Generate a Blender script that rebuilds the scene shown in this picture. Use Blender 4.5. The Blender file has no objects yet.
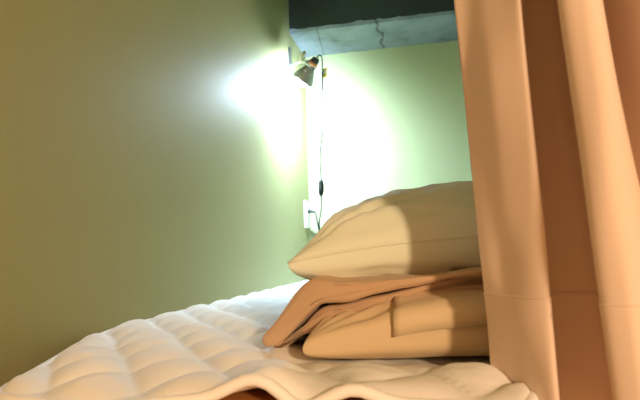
import bpy, bmesh, math, random
from mathutils import Vector, Matrix, noise
random.seed(4)
S = bpy.context.scene
COL = S.collection

# ------------------------------------------------------------------ helpers
def lin(r, g, b):
    f = lambda c: (c/255/12.92) if c/255 <= .04045 else ((c/255+.055)/1.055)**2.4
    return (f(r), f(g), f(b), 1)

def mesh_obj(name, bm, m=None, parent=None, smooth=True):
    me = bpy.data.meshes.new(name)
    bmesh.ops.recalc_face_normals(bm, faces=bm.faces[:])
    bm.to_mesh(me); bm.free()
    if smooth:
        for p in me.polygons: p.use_smooth = True
    o = bpy.data.objects.new(name, me)
    COL.objects.link(o)
    if m: me.materials.append(m)
    if parent: o.parent = parent
    return o

def thing(name, loc, label, cat, group=None):
    o = bpy.data.objects.new(name, None)
    o.empty_display_size = .03
    COL.objects.link(o); o.location = loc
    o['label'] = label; o['category'] = cat
    if group: o['group'] = group
    return o

def local(root, *objs):
    """parts are built in world metres; hang them under their root"""
    for o in objs:
        o.parent = root
        o.matrix_parent_inverse = Matrix.Translation(-root.location)

def structure(o):
    o['kind'] = 'structure'
    return o

def box(bm, a, b, bev=0):
    v = [bm.verts.new((x, y, z)) for x in (a[0], b[0]) for y in (a[1], b[1]) for z in (a[2], b[2])]
    fs = [(0,1,3,2),(4,6,7,5),(0,4,5,1),(2,3,7,6),(0,2,6,4),(1,5,7,3)]
    faces = [bm.faces.new([v[i] for i in f]) for f in fs]
    if bev:
        es = list({e for f in faces for e in f.edges})
        bmesh.ops.bevel(bm, geom=es, offset=bev, segments=3, affect='EDGES', profile=.5)

def frames(pts):
    n = len(pts); T = []
    for i in range(n):
        T.append((pts[min(i+1, n-1)] - pts[max(i-1, 0)]).normalized())
    up = Vector((0, 0, 1)) if abs(T[0].z) < .9 else Vector((1, 0, 0))
    N = [(up - T[0]*up.dot(T[0])).normalized()]
    for i in range(1, n):
        q = T[i-1].rotation_difference(T[i])
        N.append((q @ N[-1]).normalized())
    return T, N

def catmull(pts, k=6):
    pts = [Vector(p) for p in pts]
    P = [2*pts[0]-pts[1]] + pts + [2*pts[-1]-pts[-2]]
    out = []
    for i in range(1, len(P)-2):
        for j in range(k):
            t = j/k
            a, b, c, d = P[i-1], P[i], P[i+1], P[i+2]
            out.append(.5*((2*b)+(c-a)*t+(2*a-5*b+4*c-d)*t*t+(3*b-a-3*c+d)*t**3))
    out.append(pts[-1].copy())
    return out

def tube(bm, pts, r, n=10, rads=None, cap=True):
    pts = [Vector(p) for p in pts]
    T, N = frames(pts)
    rings = []
    for i, p in enumerate(pts):
        B = T[i].cross(N[i]); rr = rads[i] if rads else r
        rings.append([bm.verts.new(p + (N[i]*math.cos(2*math.pi*k/n) + B*math.sin(2*math.pi*k/n))*rr) for k in range(n)])
    for a, b in zip(rings, rings[1:]):
        for k in range(n):
            bm.faces.new((a[k], a[(k+1) % n], b[(k+1) % n], b[k]))
    if cap:
        bm.faces.new(rings[0][::-1]); bm.faces.new(rings[-1])

def lathe(bm, base, axis, prof, n=32):
    """prof: (distance along axis, radius)"""
    axis = Vector(axis).normalized()
    pts = [Vector(base) + axis*d for d, r in prof]
    up = Vector((0, 0, 1)) if abs(axis.z) < .9 else Vector((1, 0, 0))
    N = (up - axis*up.dot(axis)).normalized(); B = axis.cross(N)
    rings = []
    for p, (d, r) in zip(pts, prof):
        rings.append([bm.verts.new(p + (N*math.cos(2*math.pi*k/n)+B*math.sin(2*math.pi*k/n))*max(r, 1e-4)) for k in range(n)])
    for a, b in zip(rings, rings[1:]):
        for k in range(n):
            bm.faces.new((a[k], a[(k+1) % n], b[(k+1) % n], b[k]))

def sstep(a, b, x):
    t = max(0, min(1, (x-a)/(b-a)))
    return t*t*(3-2*t)

def nz(x, y, z=0): return noise.noise(Vector((x, y, z)))

# ------------------------------------------------------------------ materials
def mat(name, col, rough=.8, spec=.3, metal=0, bump=None, sheen=0, var=0, varscale=6):
    m = bpy.data.materials.new(name); m.use_nodes = True
    nt = m.node_tree; b = nt.nodes['Principled BSDF']
    b.inputs['Base Color'].default_value = (*col[:3], 1)
    b.inputs['Roughness'].default_value = rough
    b.inputs['Metallic'].default_value = metal
    b.inputs['Specular IOR Level'].default_value = spec
    if sheen:
        b.inputs['Sheen Weight'].default_value = sheen
    tc = nt.nodes.new('ShaderNodeTexCoord')
    if var:
        n = nt.nodes.new('ShaderNodeTexNoise'); n.inputs['Scale'].default_value = varscale
        n.inputs['Detail'].default_value = 5
        r = nt.nodes.new('ShaderNodeMapRange')
        r.inputs['To Min'].default_value = 1-var; r.inputs['To Max'].default_value = 1+var
        mx = nt.nodes.new('ShaderNodeMix'); mx.data_type = 'RGBA'; mx.blend_type = 'MULTIPLY'
        mx.inputs['Factor'].default_value = 1
        mx.inputs['A'].default_value = (*col[:3], 1)
        nt.links.new(tc.outputs['Object'], n.inputs['Vector'])
        nt.links.new(n.outputs['Fac'], r.inputs['Value'])
        nt.links.new(r.outputs['Result'], mx.inputs['B'])
        nt.links.new(mx.outputs['Result'], b.inputs['Base Color'])
    if bump:
        sc, st, dist = bump
        n = nt.nodes.new('ShaderNodeTexNoise'); n.inputs['Scale'].default_value = sc
        n.inputs['Detail'].default_value = 3
        bp = nt.nodes.new('ShaderNodeBump'); bp.inputs['Strength'].default_value = st
        bp.inputs['Distance'].default_value = dist
        nt.links.new(tc.outputs['Object'], n.inputs['Vector'])
        nt.links.new(n.outputs['Fac'], bp.inputs['Height'])
        nt.links.new(bp.outputs['Normal'], b.inputs['Normal'])
    return m

WALL = mat('green_wallpaper_dimmed', (.295, .295, .140), .62, .16, bump=(260, .28, .0016), var=.02, varscale=3)  # same paper as the back wall; dimmer, warmer light put into its colour
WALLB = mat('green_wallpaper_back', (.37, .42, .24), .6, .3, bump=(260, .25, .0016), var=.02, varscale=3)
WOOD = mat('bunk_deck_wood', (.36, .17, .06), .55, .4, var=.2, varscale=9)
DARKF = mat('dark_beam_front', (.029, .041, .043), .7, .25, bump=(25, .4, .004), var=.35, varscale=8)
PAD = mat('white_quilt_cotton', (.90, .92, .93), .9, .2, bump=(900, .25, .0006), sheen=.1)
MATT = mat('brown_mattress_cover', (.36, .15, .045), .9, .2, bump=(600, .3, .0006))
PILLOW = mat('cream_pillow_cotton', (.74, .79, .66), .72, .3, bump=(700, .2, .0004), sheen=.1)
TAN = mat('tan_blanket_cotton', (.56, .385, .24), .75, .3, bump=(700, .25, .0005), sheen=.1)
TANP = mat('tan_pillow_cotton', (.67, .53, .34), .75, .3, bump=(700, .25, .0005), sheen=.1)
CURT = mat('peach_curtain_fabric', (.80, .665, .57), .85, .2, bump=(800, .3, .0005), sheen=.1)
CHROME = mat('brushed_metal', (.55, .59, .62), .34, .5, metal=.7)
DMETAL = mat('dark_metal', (.10, .11, .12), .4, .5, metal=.6)
ORANGE_HL = mat('orange_highlight', (.75, .36, .22), .35, .5, metal=.7)  # warm highlight on the socket, put into a metal colour
WPLAST = mat('white_plastic', (.82, .83, .80), .4, .5)
BPLAST = mat('black_plastic', (.012, .016, .014), .4, .4)
SLOT = mat('slot_black', (.02, .02, .02), .8, .2)
YEL = mat('yellow_tag_vinyl', (.82, .70, .05), .5, .4)
PALE = mat('pale_clamp_plastic', (.66, .66, .50), .45, .4)

# concrete for the beam: stains, a crack and chips as real wear
def concrete():
    m = bpy.data.materials.new('grey_concrete'); m.use_nodes = True
    nt = m.node_tree; N = nt.nodes; L = nt.links
    b = N['Principled BSDF']; b.inputs['Roughness'].default_value = .85
    b.inputs['Specular IOR Level'].default_value = .25
    tc = N.new('ShaderNodeTexCoord')
    n1 = N.new('ShaderNodeTexNoise'); n1.inputs['Scale'].default_value = 7; n1.inputs['Detail'].default_value = 7
    n1.inputs['Roughness'].default_value = .62
    r1 = N.new('ShaderNodeValToRGB')
    e = r1.color_ramp.elements
    e[0].position = .30; e[0].color = (.066, .085, .092, 1)
    e[1].position = .50; e[1].color = (.150, .188, .205, 1)
    x = e.new(.36); x.color = (.112, .145, .158, 1)
    x = e.new(.75); x.color = (.180, .225, .240, 1)
    L.new(tc.outputs['Object'], n1.inputs['Vector']); L.new(n1.outputs['Fac'], r1.inputs['Fac'])
    # crack running across the underside (object space = metres)
    sp = N.new('ShaderNodeSeparateXYZ'); L.new(tc.outputs['Object'], sp.inputs[0])
    n2 = N.new('ShaderNodeTexNoise'); n2.inputs['Scale'].default_value = 16; n2.inputs['Detail'].default_value = 6
    L.new(tc.outputs['Object'], n2.inputs['Vector'])
    def math_(op, a, bb):
        q = N.new('ShaderNodeMath'); q.operation = op
        for i, v in enumerate((a, bb)):
            if isinstance(v, (int, float)): q.inputs[i].default_value = v
            else: L.new(v, q.inputs[i])
        return q.outputs[0]
    w = math_('MULTIPLY', math_('SUBTRACT', n2.outputs['Fac'], .5), .07)
    d = math_('ABSOLUTE', math_('ADD', math_('ADD', sp.outputs['X'], .175), w), 0)
    k = N.new('ShaderNodeMapRange'); k.inputs['From Min'].default_value = .002; k.inputs['From Max'].default_value = .008
    k.inputs['To Min'].default_value = .35; k.inputs['To Max'].default_value = 1
    L.new(d, k.inputs['Value'])
    # formwork joint
    d2 = math_('ABSOLUTE', math_('ADD', math_('ADD', sp.outputs['X'], .43), math_('MULTIPLY', sp.outputs['Y'], .10)), 0)
    d2 = math_('SUBTRACT', d2, .21)
    d2 = math_('ABSOLUTE', d2, 0)
    k2 = N.new('ShaderNodeMapRange'); k2.inputs['From Min'].default_value = .001; k2.inputs['From Max'].default_value = .005
    k2.inputs['To Min'].default_value = .62; k2.inputs['To Max'].default_value = 1
    L.new(d2, k2.inputs['Value'])
    kk = math_('MULTIPLY', k.outputs[0], k2.outputs[0])
    mx = N.new('ShaderNodeMix'); mx.data_type = 'RGBA'; mx.blend_type = 'MULTIPLY'; mx.inputs['Factor'].default_value = 1
    L.new(r1.outputs['Color'], mx.inputs['A']); L.new(kk, mx.inputs['B'])
    L.new(mx.outputs['Result'], b.inputs['Base Color'])
    bp = N.new('ShaderNodeBump'); bp.inputs['Strength'].default_value = .5; bp.inputs['Distance'].default_value = .004
    L.new(n1.outputs['Fac'], bp.inputs['Height']); L.new(bp.outputs['Normal'], b.inputs['Normal'])
    return m
CONC = concrete()

def emission(name, col, s):
    m = bpy.data.materials.new(name); m.use_nodes = True
    b = m.node_tree.nodes['Principled BSDF']
    b.inputs['Base Color'].default_value = (.9, .9, .9, 1)
    b.inputs['Emission Color'].default_value = (*col, 1)
    b.inputs['Emission Strength'].default_value = s
    return m
BULB = emission('lit_bulb', (.78, 1.0, 1.22), 2650)

# ------------------------------------------------------------------ setting (metres; bunk deck at z=.42)
XL, XR, YB, ZC, DECK = -.5545, .70, 2.40, 2.02, .42
def wall(name, a, b, m):
    bm = bmesh.new(); box(bm, a, b)
    return structure(mesh_obj(name, bm, m, smooth=False))
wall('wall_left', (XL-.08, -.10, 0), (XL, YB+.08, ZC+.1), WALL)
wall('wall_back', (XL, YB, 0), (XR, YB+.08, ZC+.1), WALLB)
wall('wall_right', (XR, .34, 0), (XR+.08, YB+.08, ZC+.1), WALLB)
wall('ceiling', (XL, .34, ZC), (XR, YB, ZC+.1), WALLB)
wall('floor', (XL, .37, .34), (XR, YB, DECK), WOOD)

# beam under the ceiling: dark front face, grey concrete underside with chipped edges
bm = bmesh.new()
y0, y1, zb = 2.10, YB, 1.712
nx = 160
def chip(x, s, a): return a*max(0, nz(x*23, s, 3.1)-.05) + a*.35*nz(x*60, s)
rows = []
for i in range(nx+1):
    x = XL+.001 + (XR-XL-.002)*i/nx
    c = abs(chip(x, 1.7, .016)); c2 = abs(chip(x, 8.2, .012))
    rows.append([bm.verts.new(p) for p in ((x, y1, ZC), (x, y0, ZC), (x, y0, zb+.012+c), (x, y0+.006+c*.6, zb+.001),
                                           (x, y0+.02+c, zb), (x, y0+.1, zb), (x, y0+.2, zb), (x, y1-.012-c2, zb), (x, y1, zb+.004+c2))])
front = []
for a, b in zip(rows, rows[1:]):
    for k in range(8):
        f = bm.faces.new((a[k], b[k], b[k+1], a[k+1]))
        if k == 1: front.append(f)
bm.faces.new(rows[0]); bm.faces.new(rows[-1][::-1])
for f in bm.faces: f.material_index = 0
for f in front: f.material_index = 1
beam = structure(mesh_obj('trim_1', bm, CONC, smooth=False))
beam.data.materials.append(DARKF)

# ------------------------------------------------------------------ mattress and quilted pad
PZ = .630                                        # level of the pad's quilting seams
def pad_xl(y): return -.548 + .112*(1-sstep(.44, .86, y))**1.35
def pad_yf(x):
    l = x+.436
    return .428 + .085*sstep(.062, .092, x) + .05*math.exp(-max(l, 0)/.022) - .012*math.exp(-((x+.30)/.08)**2)
def press(x, y):   # the pad is squashed flat under the pile
    return sstep(-.21, -.14, x)*sstep(.50, .585, y)*(1-sstep(.93, 1.0, y))*(1-sstep(.36, .42, x))
def pad_base(x, y):
    z = PZ
    fr = math.exp(-((y-.43)/.045)**2) if y > .43 else 1
    z += fr*(.018*math.exp(-((x+.150)/.032)**2) + .011*math.exp(-((x+.066)/.024)**2)
             - .008*math.exp(-((x+.112)/.018)**2) - .006*sstep(-.20, -.30, x))
    z += .006*math.exp(-((x-.02)/.05)**2 - ((y-.50)/.05)**2)
    dl = x-pad_xl(y)
    z -= .007*math.exp(-dl/.02)*(1-sstep(.6, .9, y))
    z += .003*nz(x*7, y*7, 2)
    z -= .006*press(x, y)
    return z
def puff(x, y):
    xx = x + .006*nz(x*9, y*9, 5); yy = y + .008*nz(x*9, y*9, 9)
    a = xx/.10 + yy/.13 + .26; b = xx/.10 - yy/.13 + .10
    s = abs(math.sin(math.pi*a/1.0)*math.sin(math.pi*b/1.0))
    wr = .0016*nz(x*55, y*30, 1.3)+.0012*nz(x*22+y*40, y*60, 4.4)
    return .0165*s**.5*(1-.3*sstep(-.15, 0, x))*(1-.75*press(x, y)) + wr*min(1, s*3)
NX, NY = 230, 300
def pad_xy(i, j):
    s = i/NX; t = j/NY; tt = t**1.75
    y = .428 + (2.375-.428)*tt
    xl = pad_xl(y); x = xl + (.672-xl)*s
    y2 = y + (pad_yf(x)-.428)*(1-sstep(0, .09, y-.428))
    return x, y2
bm = bmesh.new()
top, bot = [], []
for j in range(NY+1):
    rt, rb = [], []
    for i in range(NX+1):
        x, y = pad_xy(i, j)
        dl = min(x-pad_xl(y), .672-x); df = min(y-pad_yf(x), 2.375-y); d = max(0, min(dl, df))
        e = 1-math.exp(-d/.013)
        z = pad_base(x, y)
        rt.append(bm.verts.new((x, y, z + .001 + puff(x, y)*e)))
        rb.append(bm.verts.new((x, y, z - .0015 - .006*e)))
    top.append(rt); bot.append(rb)
for j in range(NY):
    for i in range(NX):
        bm.faces.new((top[j][i], top[j][i+1], top[j+1][i+1], top[j+1][i]))
        bm.faces.new((bot[j][i], bot[j+1][i], bot[j+1][i+1], bot[j][i+1]))
for i in range(NX):
    bm.faces.new((top[0][i], bot[0][i], bot[0][i+1], top[0][i+1]))
    bm.faces.new((top[NY][i], top[NY][i+1], bot[NY][i+1], bot[NY][i]))
for j in range(NY):
    bm.faces.new((top[j][0], top[j+1][0], bot[j+1][0], bot[j][0]))
    bm.faces.new((top[j][NX], bot[j][NX], bot[j+1][NX], top[j+1][NX]))
pad = thing('mattress_pad', (0, 1.4, .62), 'white diamond-quilted pad covering the bed with a wavy front edge', 'mattress pad')
quilt = mesh_obj('quilted_cover', bm, PAD)
# rolled binding round the front and left edge
edge = []
for j in range(NY, -1, -2):
    x, y = pad_xy(0, j); edge.append((x, y, pad_base(x, y)))
for i in range(2, NX+1, 2):
    x, y = pad_xy(i, 0); edge.append((x, y, pad_base(x, y)))
bm = bmesh.new()
tube(bm, edge, .0055, 10)
bind = mesh_obj('edge_binding', bm, PAD)
local(pad, quilt, bind)

bm = bmesh.new()
NM = 80
rt = []
def mat_front(x): return pad_yf(x)+.03
outline = []
for k in range(NM+1):
    y = 2.385 + (.49-2.385)*k/NM; outline.append((max(pad_xl(y)+.012, XL+.004), y))
for k in range(NM+1):
    x = -.425 + (.672+.425)*k/NM; outline.append((x, pad_yf(x)+.022))
outline.append((.672, 2.385))
ins = lambda p, d: (p[0] + (d if p[0] < .5 else -d), p[1] + (d if p[1] < 2 else -d))
lev = [(DECK, .006), (DECK+.012, 0), (.600, 0), (.612, .004), (.6165, .014)]
rings = [[bm.verts.new((*ins(p, d), z)) for p in outline] for z, d in lev]
for a, b in zip(rings, rings[1:]):
    for k in range(len(outline)):
        k2 = (k+1) % len(outline)
        bm.faces.new((a[k], a[k2], b[k2], b[k]))
bm.faces.new(rings[0][::-1]); bm.faces.new(rings[-1])
mt = mesh_obj('mattress', bm, MATT)
mt['label'] = 'brown-covered mattress peeking out under the white quilted pad'; mt['category'] = 'mattress'

# ------------------------------------------------------------------ pillows
def pillow(name, W, D, zt, zb, m, corner, yaw, pinch, seam, pw=.42, pwb=None, nu=2.2, flat=None, nseed=0, wr=1., tip=0.0, n=110):
    """corner: front-left corner in metres; zt / zb: height of belly above / below the seam"""
    ca, sa = math.cos(yaw), math.sin(yaw)
    def P(u, v, side):
        bx = 1-pinch*(1-v*v)*abs(u)**3; by = 1-pinch*(1-u*u)*abs(v)**3
        x = W/2*u*bx; y = D/2*v*by
        t = (max(0, 1-abs(u)**nu)*max(0, 1-abs(v)**2.2))
        h = t**(pw if side > 0 else (pwb or pw))
        amp = wr*min(1, t*5)
        z = seam(u, v)
        # creases fanning out of the corners
        cr = 0
        for cu in (-1, 1):
            for cv in (-1, 1):
                du, dv = u-cu, (v-cv)*D/W
                r = math.hypot(du, dv); th = math.atan2(dv*cv, du*cu)
                cr += .0042*math.sin(th*15 + nseed + 2*nz(r*3, th*2, nseed))*math.exp(-((r-.32)/.26)**2)
        cr += .004*nz(u*4+nseed, v*4, side) + .0022*nz(u*11+v*6, v*11-u*3+nseed, side)
        if side < 0 and flat is not None: z = z*(1-h) + flat*h + .3*cr*amp
        else: z += side*(zt if side > 0 else zb)*h + side*cr*amp
        return Vector((x, y, z))
    bm = bmesh.new(); T, B = {}, {}
    for i in range(n+1):
        for j in range(n+1):
            u = math.sin(math.pi/2*(-1+2*i/n)); v = math.sin(math.pi/2*(-1+2*j/n))
            T[i, j] = bm.verts.new(P(u, v, 1))
            B[i, j] = T[i, j] if i in (0, n) or j in (0, n) else bm.verts.new(P(u, v, -1))
    for i in range(n):
        for j in range(n):
            bm.faces.new((T[i, j], T[i+1, j], T[i+1, j+1], T[i, j+1]))
            bm.faces.new((B[i, j], B[i, j+1], B[i+1, j+1], B[i+1, j]))
    M = Matrix.Translation(Vector(corner)) @ Matrix.Rotation(yaw, 4, 'Z') @ Matrix.Translation((W/2, D/2, 0))
    bm.transform(M)
    o = mesh_obj(name, bm, m)
    # seam piping
    pts = []
    for s in range(4):
        for k in range(40):
            a = -1+2*k/40
            u, v = [(a, -1), (1, a), (-a, 1), (-1, -a)][s]
            pts.append(M @ P(u, v, 1))
    pts.append(pts[0])
    return o, pts, P, M

def piping(pts, r, m):
    bm = bmesh.new(); tube(bm, pts, r, 8)
    return mesh_obj('seam_piping', bm, m)

# upper pillow: cream, plump, drooping front-left corner
def seamU(u, v):
    return .025*(1-abs(u)**2)*(1 if v < 0 else 1) + .012*sstep(-1, -.2, u)*0 + .02*(v+1)*.5
pu_o, pu_pts, _, _ = pillow('pillow_body', .50, .36,   .076, .054, PILLOW, (-.170, .615, .742), math.radians(5), .07, seamU, pw=.46, pwb=.23, nseed=1.3, wr=2.1)
pu = thing('pillow', (.06, .80, .725), 'plump cream pillow with a pointed corner on top of the folded tan blanket', 'pillow')
local(pu, pu_o, piping(pu_pts, .0016, PILLOW))

# lower pillow: tan, flattened under the blanket
def seamL(u, v): return .016 + .031*max(0, 1-u*u)**1.4
pl_o, pl_pts, PL, ML = pillow('pillow_body', .50, .33, .034, .034, TANP, (-.141, .560, .633), math.radians(2), .02, seamL, pw=.27, pwb=.20, nu=9, flat=-.005, nseed=4.1, wr=.7)
pl = thing('pillow', (.1, .76, .637), 'flattened tan pillow with a case flap, lying on the white pad under the folded blanket', 'pillow')
# open flap of the pillowcase, lying over the front
bm = bmesh.new()
nu, nv = 50, 30
G = []
for i in range(nu+1):
    u = -.605 + (.9+.605)*i/nu
    row = []
    for j in range(nv+1):
        v = -1 + .95*(j/nv)**1.6
        p = PL(u, v, 1) + Vector((0, -.006*(1-j/nv)**.5-.001, .0035 + .001*nz(u*9, v*9)))
        if j == 0: p.z -= .006 + .002*nz(u*8, 1)
        row.append(bm.verts.new(ML @ p))
    G.append(row)
for i in range(nu):
    for j in range(nv):
        bm.faces.new((G[i][j], G[i+1][j], G[i+1][j+1], G[i][j+1]))
flap = mesh_obj('pillowcase_flap', bm, TANP)
md = flap.modifiers.new('thick', 'SOLIDIFY'); md.thickness = .0025; md.offset = -1
local(pl, pl_o, flap)

# ------------------------------------------------------------------ folded blanket
A_top = [(.40,.741),(.25,.740),(.1366,.736),(.0441,.7295),(-.0361,.7235),(-.1002,.7215),(-.1241,.724),(-.1424,.7219),(-.1587,.7092),(-.1728,.6905),(-.1869,.6729),(-.1983,.6623),(-.2023,.6541),(-.1974,.6459)]
A_bot = [(.40,.732),(.25,.731),(.1361,.730),(.0451,.7255),(-.0151,.7140),(-.0645,.7050),(-.101,.6968),(-.1262,.6948),(-.1422,.6844),(-.1585,.6682),(-.1711,.6565),(-.1836,.6485)]
B_top = [(.40,.7285),(.25,.7285),(.138,.7280),(.0455,.7240),(-.0156,.7120),(-.0657,.7015),(-.1028,.6915),(-.1259,.6870),(-.1409,.679),(-.1575,.6625),(-.1689,.653),(-.1841,.6456)]
B_bot = [(.40,.721),(.25,.720),(.1377,.7205),(.045,.7172),(-.0033,.7060),(-.0449,.6950),(-.0853,.6807),(-.1218,.6668),(-.1465,.6562),(-.1628,.6491),(-.1792,.6408),(-.1944,.6406)]
def ribbon(name, top, bot, ya, yb, sd):
    out = [Vector((x, 0, z)) for x, z in top] + [Vector((x, 0, z)) for x, z in bot[::-1]]
    out = catmull(out, 6)
    n = len(out)
    nrm = []
    for k in range(n):
        d = out[(k+2) % n]-out[k-2]; nrm.append(Vector((-d.z, 0, d.x)).normalized())
    bm = bmesh.new(); R = []
    ys = [(0, .0055), (.0008, .0034), (.0024, .0015), (.0045, .0004), (.006, 0)] + [(.006+(yb-ya-.006)*(i/40)**1.5, 0) for i in range(1, 41)]
    for dy, off in ys:
        row = []
        for k, p in enumerate(out):
            o_ = off*(.28+.72*sstep(.03, -.1, p.x))
            x, z = p.x+nrm[k].x*o_, p.z+nrm[k].z*o_
            y = ya+dy
            lob = sstep(-.08, -.19, x)
            fr = math.exp(-dy/.05)
            y += fr*(.004*nz(x*11, sd, 0) + .02*lob)
            d = .004*nz(x*14+sd, y*14, z*20) + .0018*nz(x*40, y*22+sd, z*50)
            d += .0022*math.sin(x*75+z*60+3*nz(x*8, y*9, sd))*lob
            d *= min(1, dy/.004+.35)
            row.append(bm.verts.new((x+.5*d, y, z+d)))
        R.append(row)
    for a, b in zip(R, R[1:]):
        for k in range(n):
            bm.faces.new((a[k], a[(k+1) % n], b[(k+1) % n], b[k]))
    cap = bm.faces.new(R[0][::-1]); cap2 = bm.faces.new(R[-1])
    bmesh.ops.triangulate(bm, faces=[cap, cap2])
    return mesh_obj(name, bm, TAN)
bl = thing('folded_blanket', (.05, .76, .70), 'tan folded blanket sandwiched between the two pillows, its rolled end hanging left', 'blanket')
f1 = ribbon('blanket_fold', A_top, A_bot, .590, .915, 1.7)
f2 = ribbon('blanket_fold', B_top, B_bot, .606, .920, 6.2)
bm = bmesh.new()
tip = [(-.1905+.001*math.sin(k*2), .622+.295*k/14, .6505-.001*math.sin(k)) for k in range(15)]
tube(bm, [tip[0]]+tip, .0105, 16, rads=[.004]+[.0095]+[.0105]*14)
f3 = mesh_obj('rolled_end', bm, TAN)
local(bl, f1, f2, f3)

# ------------------------------------------------------------------ curtain
plan_b = [(.048,.506),(.058,.491),(.073,.465),(.0875,.4415),(.0905,.446),(.0895,.464),(.095,.488),(.116,.498),(.139,.490),(.1430,.458),(.1330,.422),(.1165,.394),(.128,.382),(.148,.392),(.166,.402),(.184,.420),(.200,.425),(.212,.405),(.222,.380),(.240,.375),(.258,.400),(.276,.430),(.300,.440),(.330,.455),(.360,.420),(.385,.395),(.415,.415),(.445,.455),(.480,.450),(.505,.405),(.535,.395),(.570,.430),(.600,.455),(.640,.440),(.665,.430)]
plan_t = [(.034,.500),(.047,.486),(.062,.466),(.0815,.4420),(.0850,.450),(.082,.475),(.088,.510),(.102,.530),(.128,.524),(.131,.480),(.1145,.435),(.1003,.405),(.112,.391),(.124,.392),(.129,.430),(.137,.505),(.155,.480),(.169,.385),(.180,.338),(.200,.332),(.225,.365),(.262,.420),(.300,.440),(.330,.455),(.360,.420),(.385,.395),(.415,.415),(.445,.455),(.480,.450),(.505,.405),(.535,.395),(.570,.430),(.600,.455),(.640,.440),(.665,.430)]
cb = catmull([Vector((x, y, 0)) for x, y in plan_b], 9); ct = catmull([Vector((x, y, 0)) for x, y in plan_t], 9)
HEM = .7115
ZT, ZB = .998, .634
def curtain_pt(k, z):
    t = (z-ZB)/(ZT-ZB)
    s = k/len(cb)
    a = max(0, min(1.0, t))
    a = a if t < 1 else 1+.08*(1-math.exp(-(t-1)))
    p = cb[k].lerp(ct[k], a)
    w = .0045*nz(k*.05+z*2, z*6, 1) + .0020*nz(k*.10-z*3, z*11, 7)
    # soft dent above the hem, near the free edge
    w += .004*math.exp(-((k-14)/6)**2-((z-.735)/.03)**2) - .005*math.exp(-((k-17)/7)**2-((z-.90)/.06)**2)
    p.y += w; p.x += .5*w
    return p
def drape(zs, off, bottom=False):
    bm = bmesh.new(); R = []
    for z in zs:
        row = []
        for k in range(len(cb)):
            p = curtain_pt(k, z)
            q = curtain_pt(min(k+1, len(cb)-1), z)-curtain_pt(max(k-1, 0), z)
            nrm = Vector((-q.y, q.x, 0)).normalized()*-1
            zz = z
            row.append(bm.verts.new((p.x+nrm.x*off, p.y+nrm.y*off, zz)))
        R.append(row)
    for a, b in zip(R, R[1:]):
        for k in range(len(cb)-1):
            bm.faces.new((a[k], a[k+1], b[k+1], b[k]))
    return bm
cur = thing('curtain', (.35, .45, .63), 'peach-tan curtain hanging in deep folds at the right, its hem on the pad', 'curtain')
zs = [HEM-.002 + (ZC-HEM+.002)*(i/110)**1.3 for i in range(111)]
dr = mesh_obj('drape', drape(zs, 0), CURT)
zs = [ZB-.018 + (HEM-ZB+.018)*i/24 for i in range(25)]
bm = drape(zs, .0003)
# the hem band: lower edge follows the pad under it, dips past the pad's edge outside it
n = len(cb)
bm.verts.ensure_lookup_table()
for i in range(25):
    for k in range(n):
        v = bm.verts[i*n+k]
        zl = ZB+.003 if (v.co.y > .47 and v.co.x < .08) else (ZB-.021 if v.co.y > .44 and v.co.x > .085 else ZB+.003-.024*sstep(.47, .425, v.co.y))
        t = i/24
        v.co.z = zl + (HEM-zl)*t + .0012*nz(k*.1, 5)*t
hb = mesh_obj('hem_band', bm, CURT)
for o, th in ((dr, .0012), (hb, .0018)):
    md = o.modifiers.new('thick', 'SOLIDIFY'); md.thickness = th; md.offset = 0
bm = bmesh.new()
st = [curtain_pt(k, HEM) for k in range(n)]
for k, p in enumerate(st):
    q = st[min(k+1, n-1)]-st[max(k-1, 0)]; nr = Vector((q.y, -q.x, 0)).normalized()
    st[k] = Vector((p.x+nr.x*.0010, p.y+nr.y*.0010, HEM-.001+.0012*nz(k*.1, 5)))
tube(bm, st, .0009, 6)
stt = mesh_obj('hem_stitching', bm, CURT)
local(cur, dr, hb, stt)

# ------------------------------------------------------------------ wall outlet
out = thing('wall_outlet', (XL, 2.33, .94), 'white wall socket plate low on the left wall beside the corner, black plug in it', 'outlet')
bm = bmesh.new(); box(bm, (XL-.001, 2.29, .876), (XL+.009, 2.362, 1.0), .003)
o1 = mesh_obj('cover_plate', bm, WPLAST)
bm = bmesh.new(); box(bm, (XL+.006, 2.308, .900), (XL+.0115, 2.344, .976), .0015)
o2 = mesh_obj('socket_insert', bm, WPLAST)
slots = []
for zc in (.958, .918):
    for dy in (-.006, .006):
        bm = bmesh.new(); box(bm, (XL+.0105, 2.326+dy-.001, zc-.004), (XL+.0119, 2.326+dy+.001, zc+.004))
        slots.append(mesh_obj('socket_slot', bm, SLOT, smooth=False))
local(out, o1, o2)
for s in slots:
    local(out, s)

# ------------------------------------------------------------------ clip lamp
lamp = thing('clip_lamp', (XL, 2.09, 1.58), 'lit metal clip-on spot lamp clamped high in the wall corner under the beam', 'lamp')
M_ = Vector((-.464, 1.962, 1.452)); ax = Vector((-.65, .31, -.69)).normalized()
parts = []
def part(name, build, m, smooth=True):
    bm = bmesh.new(); build(bm); o = mesh_obj(name, bm, m, smooth=smooth); parts.append(o); return o
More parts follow.
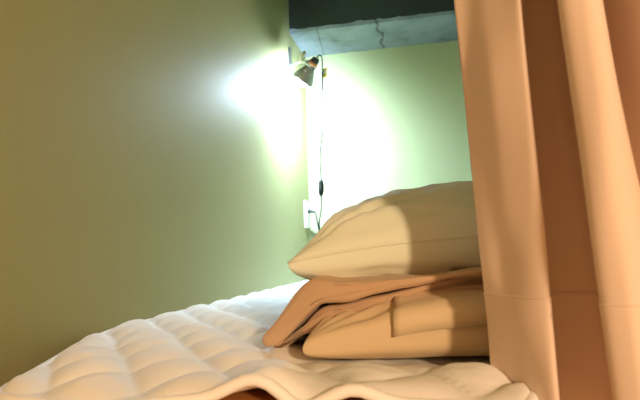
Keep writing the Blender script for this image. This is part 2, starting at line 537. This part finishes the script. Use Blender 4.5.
# reflector: flared metal shade with an open inside, light from its vents put in as white beads
part('reflector', lambda b: lathe(b, M_, ax, [(-.056,.0165),(-.052,.020),(-.042,.0245),(-.026,.033),(-.010,.041),(.004,.0455),(.006,.0465),(.006,.0445),(-.010,.039),(-.026,.031),(-.042,.0225),(-.050,.018)], 40), CHROME)
part('socket', lambda b: lathe(b, M_, ax, [(-.098,.001),(-.098,.010),(-.0955,.0145),(-.083,.0165),(-.081,.0175),(-.065,.0185),(-.052,.0185),(-.050,.001)], 32), DMETAL)
part('socket_highlight', lambda b: lathe(b, M_, ax, [(-.079,.0172),(-.079,.0188),(-.066,.0197),(-.064,.0184)], 32), ORANGE_HL)  # orange ring added as the highlight on the dark socket
part('light_bulb', lambda b: lathe(b, M_, ax, [(-.050,.012),(-.036,.013),(-.026,.017),(-.013,.025),(.000,.029),(.013,.027),(.023,.019),(.028,.008),(.0288,.0005)], 28), BULB)
# white beads near the socket end, painted-in light from the vents
for a in (200, 250, 300, 340, 40, 100):
    up = Vector((0, 0, 1)); Nn = (up-ax*up.dot(ax)).normalized(); Bb = ax.cross(Nn)
    d = Nn*math.cos(math.radians(a))+Bb*math.sin(math.radians(a))
    part('vent_glow_bead', lambda b: lathe(b, M_-ax*.034+d*.026, (d-ax*-.4), [(0,.0005),(0,.0052),(.0042,.0052),(.0042,.0036),(.003,.0005)], 14), WPLAST)
# clamp: wall plate, jaw, arm, pivot, wing screw
part('wall_plate', lambda b: box(b, (XL-.001, 2.078, 1.556), (XL+.006, 2.104, 1.640), .0015), DMETAL)
part('clamp_jaw', lambda b: (box(b, (XL+.004, 2.072, 1.548), (XL+.020, 2.098, 1.566), .003)), DMETAL)
part('clamp_arm', lambda b: tube(b, catmull([(XL+.014, 2.084, 1.557), (-.510, 2.05, 1.553), (-.472, 2.0, 1.538), (-.440, 1.966, 1.517)], 5), .0045, 10), CHROME)
part('clamp_handle', lambda b: tube(b, [(-.480, 1.975, 1.526), (-.473, 1.972, 1.540), (-.463, 1.970, 1.556), (-.456, 1.970, 1.568)], .006, 10, rads=[.004, .0055, .0075, .006]), PALE)
part('pivot', lambda b: lathe(b, (-.440, 1.952, 1.515), (0, 1, 0), [(0,.001),(0,.009),(.003,.0105),(.020,.0105),(.023,.009),(.023,.001)], 20), DMETAL)
part('wing_screw', lambda b: (lathe(b, (-.440, 1.954, 1.515), (0, -1, 0), [(0,.004),(.010,.004),(.010,.0005)], 12)), CHROME)
part('swivel_link', lambda b: tube(b, [(-.440, 1.962, 1.515), (-.430, 1.960, 1.510), M_-ax*.064], .006, 10), CHROME)
# cord: out of the socket end, over and straight down to the switch, then to the plug
E_ = M_-ax*.097
cord = catmull([E_, E_-ax*.010+Vector((.003, 0, .002)), E_-ax*.013+Vector((.011, 0, -.004)), (-.3840, 1.957, 1.520), (-.3850, 1.958, 1.46), (-.3880, 1.965, 1.36), (-.3925, 1.975, 1.25), (-.402, 1.99, 1.20), (-.415, 2.02, 1.17), (-.4235, 2.05, 1.125), (-.4222, 2.05, 1.08), (-.4213, 2.05, 1.054)], 6)
part('power_cord', lambda b: tube(b, cord, .0029, 8), BPLAST)
sw = [(-.4212, 2.05, 1.0575), (-.4212, 2.05, 1.052), (-.4217, 2.05, 1.039), (-.4221, 2.05, 1.020), (-.423, 2.05, 1.0015), (-.4236, 2.05, .992), (-.4236, 2.05, .987)]
part('inline_switch', lambda b: tube(b, sw, .01, 14, rads=[.0038, .0075, .0107, .0117, .0107, .0075, .0038]), BPLAST)
part('switch_button', lambda b: box(b, (-.4264, 2.0365, 1.011), (-.418, 2.041, 1.031), .0015), DMETAL)
cord2 = catmull([(-.4236, 2.05, .988), (-.430, 2.09, .962), (-.452, 2.18, .940), (-.480, 2.285, .918), (-.487, 2.295, .885), (-.481, 2.30, .850), (-.480, 2.305, .815), (-.484, 2.31, .780), (-.492, 2.312, .765), (-.492, 2.312, .79), (-.487, 2.312, .83), (-.493, 2.312, .87), (-.4995, 2.312, .905), (-.504, 2.314, .930), (-.508, 2.318, .943), (-.514, 2.324, .9475)], 6)
part('power_cord', lambda b: tube(b, cord2, .0029, 8), BPLAST)
part('plug', lambda b: (tube(b, [(XL+.010, 2.326, .952), (XL+.014, 2.326, .952), (XL+.024, 2.326, .951), (XL+.034, 2.325, .949), (XL+.044, 2.324, .9475), (XL+.047, 2.324, .947)], .008, 14, rads=[.0085, .0095, .0085, .006, .0042, .003])), BPLAST)
TR = Matrix.Translation((-.3735, 1.9575, 0)) @ Matrix.Rotation(math.radians(-38), 4, 'Z') @ Matrix.Translation((.3735, -1.9575, 0))
tag = part('warning_tag', lambda b: (box(b, (-.3855, 1.955, 1.448), (-.3605, 1.956, 1.483)), b.transform(TR)), YEL, smooth=False)
bm = bmesh.new()
box(bm, (-.3815, 1.9546, 1.4575), (-.3645, 1.9551, 1.4775)); bm.transform(TR)
tp = mesh_obj('tag_panel', bm, WPLAST, smooth=False)
local(lamp, *parts)
tp.parent = tag

# ------------------------------------------------------------------ room light
L = bpy.data.lights.new('room_lamp', 'POINT'); L.energy = 310; L.color = (1, .69, .41); L.shadow_soft_size = .10
lo = bpy.data.objects.new('room_lamp', L); lo.location = (1.42, -2.2, 1.40); COL.objects.link(lo)
W = bpy.data.worlds.new('World'); S.world = W; W.use_nodes = True
bg = W.node_tree.nodes['Background']; bg.inputs[0].default_value = (1, .47, .18, 1); bg.inputs[1].default_value = .66

# ------------------------------------------------------------------ camera
cam = bpy.data.cameras.new('camera'); co = bpy.data.objects.new('camera', cam); COL.objects.link(co)
r = Vector((.97782636, .20743643, -.02873562)); u = Vector((.04979531, -.09702704, .9940353)); w = Vector((-.203411, .97342482, .10520496))
co.matrix_world = Matrix(((r.x, u.x, -w.x, 0), (r.y, u.y, -w.y, 0), (r.z, u.z, -w.z, .75), (0, 0, 0, 1)))
cam.sensor_width = 36; cam.lens = 36*520/640; cam.clip_start = .02
cam.dof.use_dof = True; cam.dof.focus_distance = .80; cam.dof.aperture_fstop = 10
S.camera = co

S.view_settings.view_transform = 'Standard'; S.view_settings.look = 'None'
S.view_settings.gamma = 1; S.view_settings.use_curve_mapping = False
S.view_settings.exposure = 0
try:
    S.cycles.use_denoising = True
    S.cycles.max_bounces = 8
except Exception: pass
